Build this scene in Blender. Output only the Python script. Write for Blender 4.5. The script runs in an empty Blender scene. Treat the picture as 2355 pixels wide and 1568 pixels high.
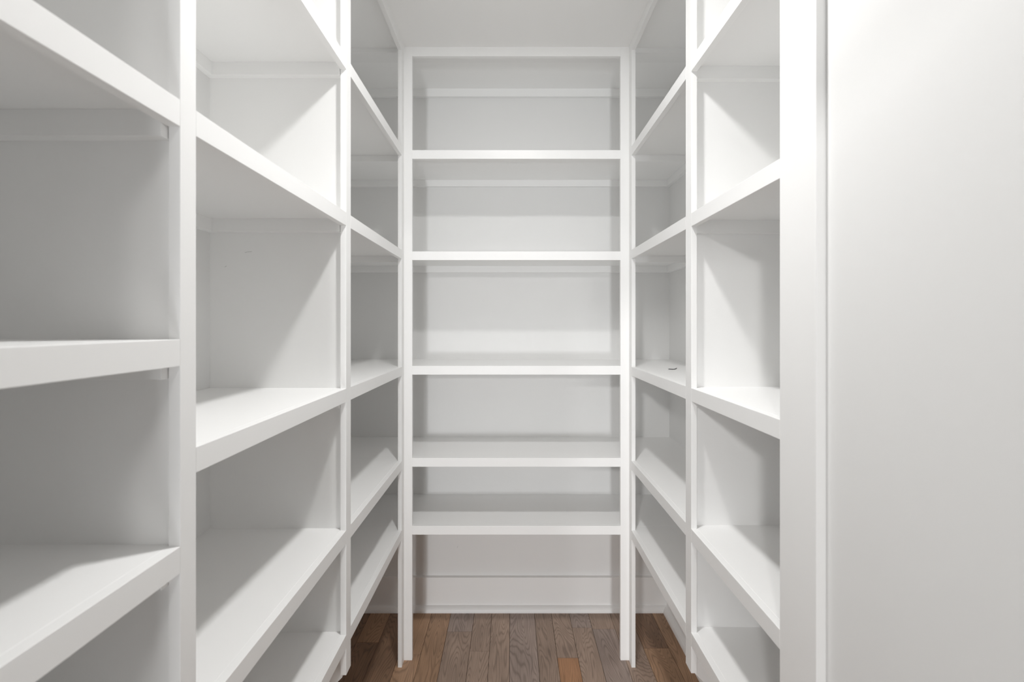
import bpy, bmesh, math, random
from mathutils import Vector

# ---------------------------------------------------------------- units
# All measures below are in "u" (one u = 1.814 mm). The eye is at (0, 0, 0);
# X to the right, Y into the pantry, Z up; the floor lies at z = -790 u.
U = 0.001814
EYE = 790.0
def P(x, y, z):
    return Vector((x * U, y * U, (z + EYE) * U))

scene = bpy.context.scene
col = scene.collection

# ---------------------------------------------------------------- camera
cam_data = bpy.data.cameras.new('camera')
cam = bpy.data.objects.new('camera', cam_data)
col.objects.link(cam)
cam.location = P(0, 0, 0)
cam.rotation_euler = (math.radians(90), 0, 0)
cam_data.sensor_width = 36.0
cam_data.sensor_fit = 'HORIZONTAL'
cam_data.lens = 1047.0 / 2355.0 * 36.0
cam_data.shift_x = 1.5 / 2355.0
cam_data.shift_y = -39.0 / 2355.0
cam_data.clip_start = 0.02
cam_data.dof.use_dof = True
cam_data.dof.focus_distance = 1.95
cam_data.dof.aperture_fstop = 5.0
scene.camera = cam

# ---------------------------------------------------------------- world: the bright rooms beyond the pantry door
world = bpy.data.worlds.new('World')
scene.world = world
world.use_nodes = True
bg = world.node_tree.nodes['Background']
bg.inputs['Color'].default_value = (0.97, 0.98, 1.0, 1)
bg.inputs['Strength'].default_value = 0.02

# ---------------------------------------------------------------- exposure
vs = scene.view_settings
vs.view_transform = 'Standard'
vs.look = 'None'
vs.exposure = 0.0
vs.gamma = 1.0
vs.use_curve_mapping = False
scene.cycles.max_bounces = 16
scene.cycles.diffuse_bounces = 12
scene.cycles.glossy_bounces = 4

# ---------------------------------------------------------------- lamps
LX, LY, LZ = 12.0, 492.0, 644.0
def area_lamp(name, loc, size, power, color, rot=(0, 0, 0)):
    d = bpy.data.lights.new(name, 'AREA')
    d.shape = 'DISK'
    d.size = size
    d.energy = power
    d.color = color
    o = bpy.data.objects.new(name, d)
    o.location = loc
    o.rotation_euler = rot
    col.objects.link(o)
    return o
area_lamp('ceiling_lamp', P(LX, LY, LZ - 1), 0.105, 9.9, (1.0, 0.995, 0.985))
area_lamp('ceiling_lamp_beam', P(LX, LY, LZ - 1.5), 0.105, 2.2, (1.0, 0.995, 0.985)).data.spread = math.radians(100)
# unseen fill panels added in the rooms behind the camera to brighten the shelves
def hall_fill(name, x, y, z, w, h, power):
    d = bpy.data.lights.new(name, 'AREA')
    d.shape = 'RECTANGLE'
    d.size, d.size_y, d.energy = w, h, power
    d.color = (0.97, 0.985, 1.0)
    o = bpy.data.objects.new(name, d)
    o.location = P(x, y, z)
    o.rotation_euler = (math.radians(90), 0, 0)
    col.objects.link(o)
hall_fill('hall_fill', -200, -3431, -550, 0.4, 0.5, 134.0)
hall_fill('wide_hall_fill', -680, -1611, -200, 2.6, 2.0, 35.0)
# ceiling lights of those rooms; the head of the pantry door cuts their light off above mid height
for x, y, z, power in ((37, -3431, 600, 50.0), (-293, -3431, 600, 42.0), (-700, -1611, 640, 62.0)):
    area_lamp('hall_lamp', P(x, y, z), 0.3, power, (1.0, 0.99, 0.98), (math.radians(45), 0, 0))

# ---------------------------------------------------------------- materials
def mat(name):
    m = bpy.data.materials.new(name)
    m.use_nodes = True
    nt = m.node_tree
    return m, nt, nt.nodes['Principled BSDF']

def paint(name, color, rough, scale, bump, spec=0.5):
    m, nt, b = mat(name)
    b.inputs['Base Color'].default_value = (*color, 1)
    b.inputs['Roughness'].default_value = rough
    b.inputs['Specular IOR Level'].default_value = spec
    tc = nt.nodes.new('ShaderNodeTexCoord')
    n = nt.nodes.new('ShaderNodeTexNoise')
    n.inputs['Scale'].default_value = scale
    n.inputs['Detail'].default_value = 3
    bp = nt.nodes.new('ShaderNodeBump')
    bp.inputs['Strength'].default_value = bump
    bp.inputs['Distance'].default_value = 0.001
    nt.links.new(tc.outputs['Object'], n.inputs['Vector'])
    nt.links.new(n.outputs['Fac'], bp.inputs['Height'])
    nt.links.new(bp.outputs['Normal'], b.inputs['Normal'])
    # faint brush and roller unevenness of the paint
    r = nt.nodes.new('ShaderNodeTexNoise')
    r.inputs['Scale'].default_value = 6
    mr = nt.nodes.new('ShaderNodeMapRange')
    mr.inputs['To Min'].default_value = rough - 0.06
    mr.inputs['To Max'].default_value = rough + 0.06
    nt.links.new(tc.outputs['Object'], r.inputs['Vector'])
    nt.links.new(r.outputs['Fac'], mr.inputs['Value'])
    nt.links.new(mr.outputs['Result'], b.inputs['Roughness'])
    return m

M_trim = paint('white_enamel', (0.895, 0.895, 0.89), 0.42, 90, 0.06)
M_wall = paint('white_wall_paint', (0.80, 0.80, 0.795), 0.6, 140, 0.12, 0.3)
M_ceil = paint('white_ceiling_paint', (0.93, 0.93, 0.925), 0.8, 160, 0.12, 0.2)

def simple(name, color, rough, metal=0.0):
    m, nt, b = mat(name)
    n = nt.nodes.new('ShaderNodeTexNoise')
    n.inputs['Scale'].default_value = 60
    mx = nt.nodes.new('ShaderNodeMix'); mx.data_type = 'RGBA'
    mx.inputs['A'].default_value = (*[c * 0.9 for c in color], 1)
    mx.inputs['B'].default_value = (*color, 1)
    nt.links.new(n.outputs['Fac'], mx.inputs['Factor'])
    nt.links.new(mx.outputs['Result'], b.inputs['Base Color'])
    b.inputs['Roughness'].default_value = rough
    b.inputs['Metallic'].default_value = metal
    return m
M_black = simple('black_plastic', (0.02, 0.02, 0.022), 0.5)
M_scuff = simple('grey_scuff', (0.42, 0.42, 0.42), 0.7)
M_sub = simple('dark_subfloor', (0.03, 0.02, 0.015), 0.9)

M_lens, _nt, _b = mat('lamp_lens')
_b.inputs['Base Color'].default_value = (0.9, 0.9, 0.9, 1)
_b.inputs['Emission Color'].default_value = (1.0, 0.985, 0.965, 1)
_b.inputs['Emission Strength'].default_value = 4.0

def wood():
    m, nt, b = mat('oak_plank')
    N, L = nt.nodes, nt.links
    def math_(op, a=None, bb=None, c=None):
        n = N.new('ShaderNodeMath'); n.operation = op
        for i, v in enumerate((a, bb, c)):
            if v is None: continue
            if isinstance(v, (int, float)): n.inputs[i].default_value = v
            else: L.new(v, n.inputs[i])
        return n.outputs[0]
    tc = N.new('ShaderNodeTexCoord')
    oi = N.new('ShaderNodeObjectInfo')
    rv = math_('MULTIPLY', oi.outputs['Random'], 37.0)
    off = N.new('ShaderNodeCombineXYZ'); L.new(rv, off.inputs[2]); L.new(rv, off.inputs[1])
    add = N.new('ShaderNodeVectorMath'); add.operation = 'ADD'
    L.new(tc.outputs['Object'], add.inputs[0]); L.new(off.outputs[0], add.inputs[1])
    # long flat contours: cathedral figure of flat-sawn oak
    mp = N.new('ShaderNodeMapping'); mp.inputs['Scale'].default_value = (12.0, 1.7, 1.0)
    L.new(add.outputs[0], mp.inputs['Vector'])
    n1 = N.new('ShaderNodeTexNoise'); n1.inputs['Scale'].default_value = 1.0; n1.inputs['Detail'].default_value = 2.0
    n1.inputs['Roughness'].default_value = 0.4; n1.inputs['Distortion'].default_value = 0.35
    L.new(mp.outputs[0], n1.inputs['Vector'])
    ring = math_('SINE', math_('MULTIPLY', n1.outputs['Fac'], 190.0))
    line = math_('POWER', math_('MULTIPLY_ADD', ring, 0.5, 0.5), 3.0)
    # fine pores along the board
    mp2 = N.new('ShaderNodeMapping'); mp2.inputs['Scale'].default_value = (420.0, 14.0, 1.0)
    L.new(add.outputs[0], mp2.inputs['Vector'])
    n2 = N.new('ShaderNodeTexNoise'); n2.inputs['Scale'].default_value = 1.0; n2.inputs['Detail'].default_value = 3.0
    L.new(mp2.outputs[0], n2.inputs['Vector'])
    # broad stain unevenness
    mp3 = N.new('ShaderNodeMapping'); mp3.inputs['Scale'].default_value = (14.0, 5.0, 1.0)
    L.new(add.outputs[0], mp3.inputs['Vector'])
    n3 = N.new('ShaderNodeTexNoise'); n3.inputs['Scale'].default_value = 1.0; n3.inputs['Detail'].default_value = 4.0
    L.new(mp3.outputs[0], n3.inputs['Vector'])
    f = math_('MULTIPLY_ADD', line, -0.30, 1.0)
    f = math_('MULTIPLY', f, math_('MULTIPLY_ADD', n2.outputs['Fac'], 0.5, 0.74))
    f = math_('MULTIPLY', f, math_('MULTIPLY_ADD', n3.outputs['Fac'], 0.7, 0.66))
    mul = N.new('ShaderNodeVectorMath'); mul.operation = 'SCALE'
    L.new(oi.outputs['Color'], mul.inputs[0]); L.new(f, mul.inputs['Scale'])
    L.new(mul.outputs[0], b.inputs['Base Color'])
    b.inputs['Roughness'].default_value = 0.48
    b.inputs['Specular IOR Level'].default_value = 0.35
    bp = N.new('ShaderNodeBump'); bp.inputs['Strength'].default_value = 0.25; bp.inputs['Distance'].default_value = 0.0006
    L.new(f, bp.inputs['Height']); L.new(bp.outputs['Normal'], b.inputs['Normal'])
    return m
M_wood = wood()

# ---------------------------------------------------------------- helpers
def link_mesh(name, me, m, loc, parent=None):
    o = bpy.data.objects.new(name, me)
    if m is not None and not me.materials:
        me.materials.append(m)
    o.location = loc
    if parent is not None:
        o.parent = parent
        o.location = loc - world_loc(parent)
    col.objects.link(o)
    return o

def world_loc(o):
    v = Vector(o.location)
    while o.parent is not None:
        o = o.parent
        v += o.location
    return v

CACHE = {}
def board(name, x0, x1, y0, y1, z0, z1, parent=None, m=None, bevel=0.0005):
    """A straight board with eased edges, its origin at its centre."""
    m = m or M_trim
    d = (round((x1 - x0) * U, 5), round((y1 - y0) * U, 5), round((z1 - z0) * U, 5))
    key = (d, m.name, bevel)
    if key not in CACHE:
        bm = bmesh.new()
        bmesh.ops.create_cube(bm, size=1.0)
        for v in bm.verts:
            v.co = Vector((v.co.x * d[0], v.co.y * d[1], v.co.z * d[2]))
        if bevel:
            bmesh.ops.bevel(bm, geom=bm.edges[:], offset=bevel, segments=1, affect='EDGES', profile=0.5)
        me = bpy.data.meshes.new(name)
        bm.to_mesh(me); bm.free()
        CACHE[key] = me
    return link_mesh(name, CACHE[key], m, P((x0 + x1) / 2, (y0 + y1) / 2, (z0 + z1) / 2), parent)

def prism(name, pts, axis, a0, a1, parent=None, m=None):
    """Extrude an outline. axis 'y': pts are (x, z); axis 'z': pts are (x, y); axis 'x': pts are (y, z)."""
    m = m or M_trim
    def to(p, a):
        if axis == 'y': return P(p[0], a, p[1])
        if axis == 'z': return P(p[0], p[1], a)
        return P(a, p[0], p[1])
    c = sum((to(p, a) for p in pts for a in (a0, a1)), Vector()) / (2 * len(pts))
    bm = bmesh.new()
    r0 = [bm.verts.new(to(p, a0) - c) for p in pts]
    r1 = [bm.verts.new(to(p, a1) - c) for p in pts]
    n = len(pts)
    bm.faces.new(r0); bm.faces.new(list(reversed(r1)))
    for i in range(n):
        bm.faces.new((r0[i], r1[i], r1[(i + 1) % n], r0[(i + 1) % n]))
    bmesh.ops.recalc_face_normals(bm, faces=bm.faces[:])
    me = bpy.data.meshes.new(name)
    bm.to_mesh(me); bm.free()
    return link_mesh(name, me, m, c, parent)

def structure(o):
    o['kind'] = 'structure'
    return o

def thing(name, loc, label, cat, group=None):
    o = bpy.data.objects.new(name, None)
    o.empty_display_size = 0.1
    o.location = loc
    o['label'] = label
    o['category'] = cat
    if group: o['group'] = group
    col.objects.link(o)
    return o

# ---------------------------------------------------------------- measures
XL, XR = -252.0, 276.5           # aisle faces of the left and right shelf frames
WL, WR = -465.0, 440.0           # left and right walls behind the shelves
YB, WB = 1069.5, 1268.5          # front of the back shelf frame, back wall
WF = -150.0                      # front wall with the door opening
FL, CE = -790.0, 651.0           # floor, ceiling
T = 9.0                          # board thickness of the face frame
H = 20.5                         # height of the shelf fronts
ST = 10.0                        # shelf thickness
LEV = {'A': 408.6, 'B': 170.6, 'C': -98.4, 'D': -314.8, 'E': -474.3}
NEAR = [408.6, 170.6, -11.6, -169.2, -330.0, -478.0]
XN = 285.5                       # face of the near right wall
YN = 455.0                       # where the near right wall ends and the right niche starts

# ---------------------------------------------------------------- the room
structure(board('wall_back', WL - 60, WR + 60, WB, WB + 60, FL - 12, CE, m=M_wall, bevel=0))
structure(board('wall_left', WL - 60, WL, WF, WB, FL - 12, CE, m=M_wall, bevel=0))
structure(prism('wall_right', [(XN, WF), (XN, YN), (WR, YN), (WR, WB), (WR + 60, WB), (WR + 60, WF)], 'z', FL - 12, CE, m=M_wall))
DX0, DX1, DZ = -250.0, 165.0, 330.0
structure(prism('wall_front', [(WL - 60, FL - 12), (DX0, FL - 12), (DX0, DZ), (DX1, DZ), (DX1, FL - 12), (WR + 60, FL - 12),
                               (WR + 60, CE), (WL - 60, CE)], 'y', WF - 60, WF, m=M_wall))
structure(board('ceiling', WL - 60, WR + 60, WF - 60, WB + 60, CE, CE + 20, m=M_ceil, bevel=0))

# floor: subfloor, one object per oak plank
floor = structure(board('floor', WL - 60, WR + 60, WF - 700, WB + 60, FL - 22, FL - 9, m=M_sub, bevel=0))
rnd = random.Random(4)
brown = (0.4, 0.25, 0.155)
taupe = (0.375, 0.275, 0.215)
grey = (0.37, 0.29, 0.25)
amber = (0.42, 0.225, 0.12)
dark = (0.25, 0.155, 0.1)
rows = [  # seam, seam, [end joints], [colour of each piece from the back wall forward]
    (-465, -436, [], [brown]), (-436, -385, [900], [dark, brown]), (-385, -330, [1130], [brown, dark]),
    (-330, -269, [960], [dark, brown]), (-269, -217, [1090], [brown, brown]), (-217, -165, [640], [brown, brown]),
    (-165, -101, [1170, 420], [grey, taupe, brown]), (-101, -53, [1100], [taupe, taupe]), (-53, -4, [800], [taupe, brown]),
    (-4, 63, [560], [grey, taupe]), (63, 109, [720], [taupe, grey]), (109, 158, [1078, 700], [taupe, amber, taupe]),
    (158, 210, [1185, 600], [grey, taupe, grey]), (210, 269, [1180, 500], [taupe, grey, brown]), (269, 322, [900], [taupe, dark]),
    (322, 384, [1110], [dark, brown]), (384, 440, [840], [brown, dark])]
for x0, x1, joints, cols in rows:
    ys = [WB] + joints + [WF - 60]
    for i in range(len(ys) - 1):
        c = cols[i % len(cols)]
        k = rnd.uniform(0.92, 1.08)
        o = board('plank', x0 + 0.35, x1 - 0.35, ys[i + 1] + 0.35, ys[i] - 0.35, FL - 9, FL, floor, M_wood, 0.0007)
        o.color = (c[0] * k, c[1] * k, c[2] * k, 1)

# baseboards with a quarter-round shoe
def shoe_profile(r, n=5):
    return [(0, 0)] + [(r * math.cos(a * math.pi / 2 / n), r * math.sin(a * math.pi / 2 / n)) for a in range(n + 1)]
BH, BT, SR = 90.0, 11.0, 14.0
b = structure(prism('baseboard_back', [(WB, FL), (WB - BT, FL), (WB - BT, FL + BH), (WB, FL + BH)], 'x', WL, WR))
prism('shoe_molding', [(WB - BT - p[0], FL + p[1]) for p in shoe_profile(SR)], 'x', WL + BT, WR - BT, b)
b = structure(prism('baseboard_left', [(WL, FL), (WL + BT, FL), (WL + BT, FL + BH), (WL, FL + BH)], 'y', WF, WB - BT))
prism('shoe_molding', [(WL + BT + p[0], FL + p[1]) for p in shoe_profile(SR)], 'y', WF, WB - BT, b)
b = structure(prism('baseboard_right', [(WR, FL), (WR - BT, FL), (WR - BT, FL + BH), (WR, FL + BH)], 'y', YN, WB - BT))
prism('shoe_molding', [(WR - BT - p[0], FL + p[1]) for p in shoe_profile(SR)], 'y', YN, WB - BT, b)
b = structure(prism('baseboard_near', [(XN, FL), (XN - BT, FL), (XN - BT, FL + BH), (XN, FL + BH)], 'y', WF, 412.0))

# ---------------------------------------------------------------- shelving: side runs
def side_run(name, label, s, xf, xw, bays, stiles, dividers, end_y):
    """s = -1 for the run on the left wall, +1 for the run on the right. bays: (y0, y1, lip0, lip1, levels)."""
    def xs(a, b_):                       # distances outward from the aisle face -> sorted x
        return tuple(sorted((xf + s * a, xf + s * b_)))
    depth = abs(xw - xf)
    root = thing(name, P(xf + s * depth / 2, (end_y + WB) / 2, FL), label, 'shelving')
    for y0, y1, zb in stiles:
        board('stile', *xs(0, T), y0, y1, zb, CE, root)
    for y0, y1 in dividers:
        # partition panel, its foot cut on the slant towards the wall
        pts = [(xf + s * T, CE), (xf + s * T, -545), (xf + s * (depth - 14), -545 - (depth - 14 - T) * 0.98), (xw, -545 - (depth - 14 - T) * 0.98), (xw, CE)]
        prism('partition', pts, 'y', y0, y1, root)
    for y0, y1, l0, l1, levels, d0, d1 in bays:
        board('header', *xs(0, T), l0, l1, CE - 20.5, CE, root)
        for z in levels:
            sh = board('shelf', *xs(T, depth), y0, y1, z - ST, z, root)
            board('shelf_front', *xs(0, T), l0, l1, z - H, z, sh)
            cz0, cz1 = z - ST - 20.0, z - ST
            a = y0 + (ST if d0 else 0)
            e = y1 - (ST if d1 else 0)
            board('cleat', *xs(depth - ST, depth), a, e, cz0, cz1, root)
            if d0: board('cleat', *xs(T + 0.5, depth), y0, y0 + ST, cz0, cz1, root)
            if d1: board('cleat', *xs(T + 0.5, depth), y1 - ST, y1, cz0, cz1, root)
    return root

five = [LEV[k] for k in 'ABCDE']
YS = YB + T
left_unit = side_run('shelving_unit', 'white shelving with deep open bays along the left wall', -1, XL, WL,
    [(WF, 350, WF, 346.5, NEAR, False, True),
     (360, 702, 364, 694.8, five, True, True),
     (712, YB, 714.7, 1047, five, True, False)],
    [(346.5, 364, -536), (694.8, 714.7, -536), (1047, YB, FL)],
    [(350, 360), (702, 712)], WF)
right_unit = side_run('shelving_unit', 'white shelving on the right ending in a wide stile at the bare wall', 1, XR, WR,
    [(YN, 713, 469, 700, five, False, True),
     (723, YB, 722, 1047, five, True, False)],
    [(413, 469, FL), (700, 722, -537), (1047, YB, FL)],
    [(713, 723)], YN)

# ---------------------------------------------------------------- shelving: back run
back_unit = thing('shelving_unit', P((XL + XR) / 2, (YB + WB) / 2, FL), 'white shelving filling the end wall between two corner posts', 'shelving')
board('stile', XL - 0.5, -233, YB, YB + T, FL, CE, back_unit)
board('stile', 256.4, XR + 0.5, YB, YB + T, FL, CE, back_unit)
board('header', -233, 256.4, YB, YB + T, CE - 22, CE, back_unit)
for z in five:
    sh = prism('shelf', [(WL, YB), (XL - 0.5, YB), (XL - 0.5, YS), (XR + 0.5, YS), (XR + 0.5, YB), (WR, YB), (WR, WB), (WL, WB)],
               'z', z - ST, z, back_unit)
    board('shelf_front', -233, 256.4, YB, YS, z - H, z, sh)
    board('cleat', WL, WR, WB - ST, WB, z - ST - 18, z - ST, back_unit)
    for a, e in ((WL, XL - T - 1), (XR + T + 1, WR)):
        board('corner_rail', a, e, YB + 4, YB + 14, z - ST - 15, z - ST - 0.05, back_unit)
    board('cleat', WL, WL + ST, YB + 14, WB - ST, z - ST - 18, z - ST, back_unit)
    board('cleat', WR - ST, WR, YB + 14, WB - ST, z - ST - 18, z - ST, back_unit)
board('cleat', WL, WR, WB - ST, WB, CE - 22, CE, back_unit)
for a, e in ((WL, XL - T - 1), (XR + T + 1, WR)):
    board('ceiling_rail', a, e, YB + 4, 1115, CE - 11, CE, back_unit)
board('ceiling_rail', XL - T - 1, XR + T + 1, YS, 1115, CE - 11, CE, back_unit)

# ---------------------------------------------------------------- small things
def tube(name, pts, r, m, parent=None, sides=8):
    c = sum((Vector(p) for p in pts), Vector()) / len(pts)
    bm = bmesh.new()
    rings = []
    n = len(pts)
    for i, p in enumerate(pts):
        d = (Vector(pts[min(i + 1, n - 1)]) - Vector(pts[max(i - 1, 0)])).normalized()
        up = Vector((0, 0, 1)) if abs(d.z) < 0.9 else Vector((1, 0, 0))
        s1 = d.cross(up).normalized(); s2 = s1.cross(d)
        rings.append([bm.verts.new(Vector(p) - c + r * (math.cos(2 * math.pi * k / sides) * s1 + math.sin(2 * math.pi * k / sides) * s2)) for k in range(sides)])
    for a, b_ in zip(rings, rings[1:]):
        for k in range(sides):
            bm.faces.new((a[k], a[(k + 1) % sides], b_[(k + 1) % sides], b_[k]))
    bm.faces.new(rings[0]); bm.faces.new(list(reversed(rings[-1])))
    bmesh.ops.recalc_face_normals(bm, faces=bm.faces[:])
    me = bpy.data.meshes.new(name)
    bm.to_mesh(me); bm.free()
    return link_mesh(name, me, m, c, parent)

zc = LEV['C'] + 0.9
w = tube('wire_scrap', [P(340.5, 986.5, zc), P(344.5, 984, zc), P(349, 982, zc), P(354, 986, zc), P(359.5, 995, zc), P(365, 1005.7, zc)], 0.75 * U, M_black)
w['label'] = 'bent scrap of black wire lying on the white corner shelf'
w['category'] = 'wire'

# small marks left by the fitters
def part_of(root, name, y):
    return [c for c in root.children if c.name.split('.')[0] == name and abs(world_loc(c).y - y * U) < 0.01][0]
panel = part_of(left_unit, 'partition', 707)
for pts in ([(-411, 110), (-406, 111.3), (-400, 111.6)], [(-442, 88), (-439, 89.4)]):
    tube('scratch', [P(x, 701.9, z) for x, z in pts], 0.22 * U, M_scuff, panel, 5)
wall_back = bpy.data.objects['wall_back']
tube('scuff_mark', [P(-150.5, WB - 0.1, -624), P(-149.3, WB - 0.1, -620), P(-148.8, WB - 0.1, -617)], 0.25 * U, M_scuff, wall_back, 5)
post = part_of(right_unit, 'stile', (1047 + YB) / 2)
tube('nail_head', [P(XR + T, 1051, -415), P(XR + T + 1.3, 1051, -415)], 1.2 * U, M_trim, post, 8)

# ceiling downlight (its lamp is at the top of the script)
lamp = thing('recessed_light', P(LX, LY, CE), 'round white downlight flush with the ceiling above the aisle', 'light')
def ring(name, r0, r1, z0, z1, m, parent, n=40):
    bm = bmesh.new()
    loops = []
    for r, z in ((r0, z1), (r0, z0), (r1, z0 + 1.5), (r1, z1)):
        loops.append([bm.verts.new((r * U * math.cos(2 * math.pi * k / n), r * U * math.sin(2 * math.pi * k / n), z * U)) for k in range(n)])
    for a in range(4):
        A, B = loops[a], loops[(a + 1) % 4]
        for k in range(n):
            bm.faces.new((A[k], A[(k + 1) % n], B[(k + 1) % n], B[k]))
    bmesh.ops.recalc_face_normals(bm, faces=bm.faces[:])
    me = bpy.data.meshes.new(name)
    bm.to_mesh(me); bm.free()
    return link_mesh(name, me, m, P(LX, LY, CE), parent)
ring('trim_ring', 38, 48, -5, 0, M_trim, lamp)
bm = bmesh.new()
bmesh.ops.create_cone(bm, cap_ends=True, segments=40, radius1=38 * U, radius2=38 * U, depth=2 * U)
me = bpy.data.meshes.new('lens'); bm.to_mesh(me); bm.free()
link_mesh('lens', me, M_lens, P(LX, LY, CE - 2.2), lamp)
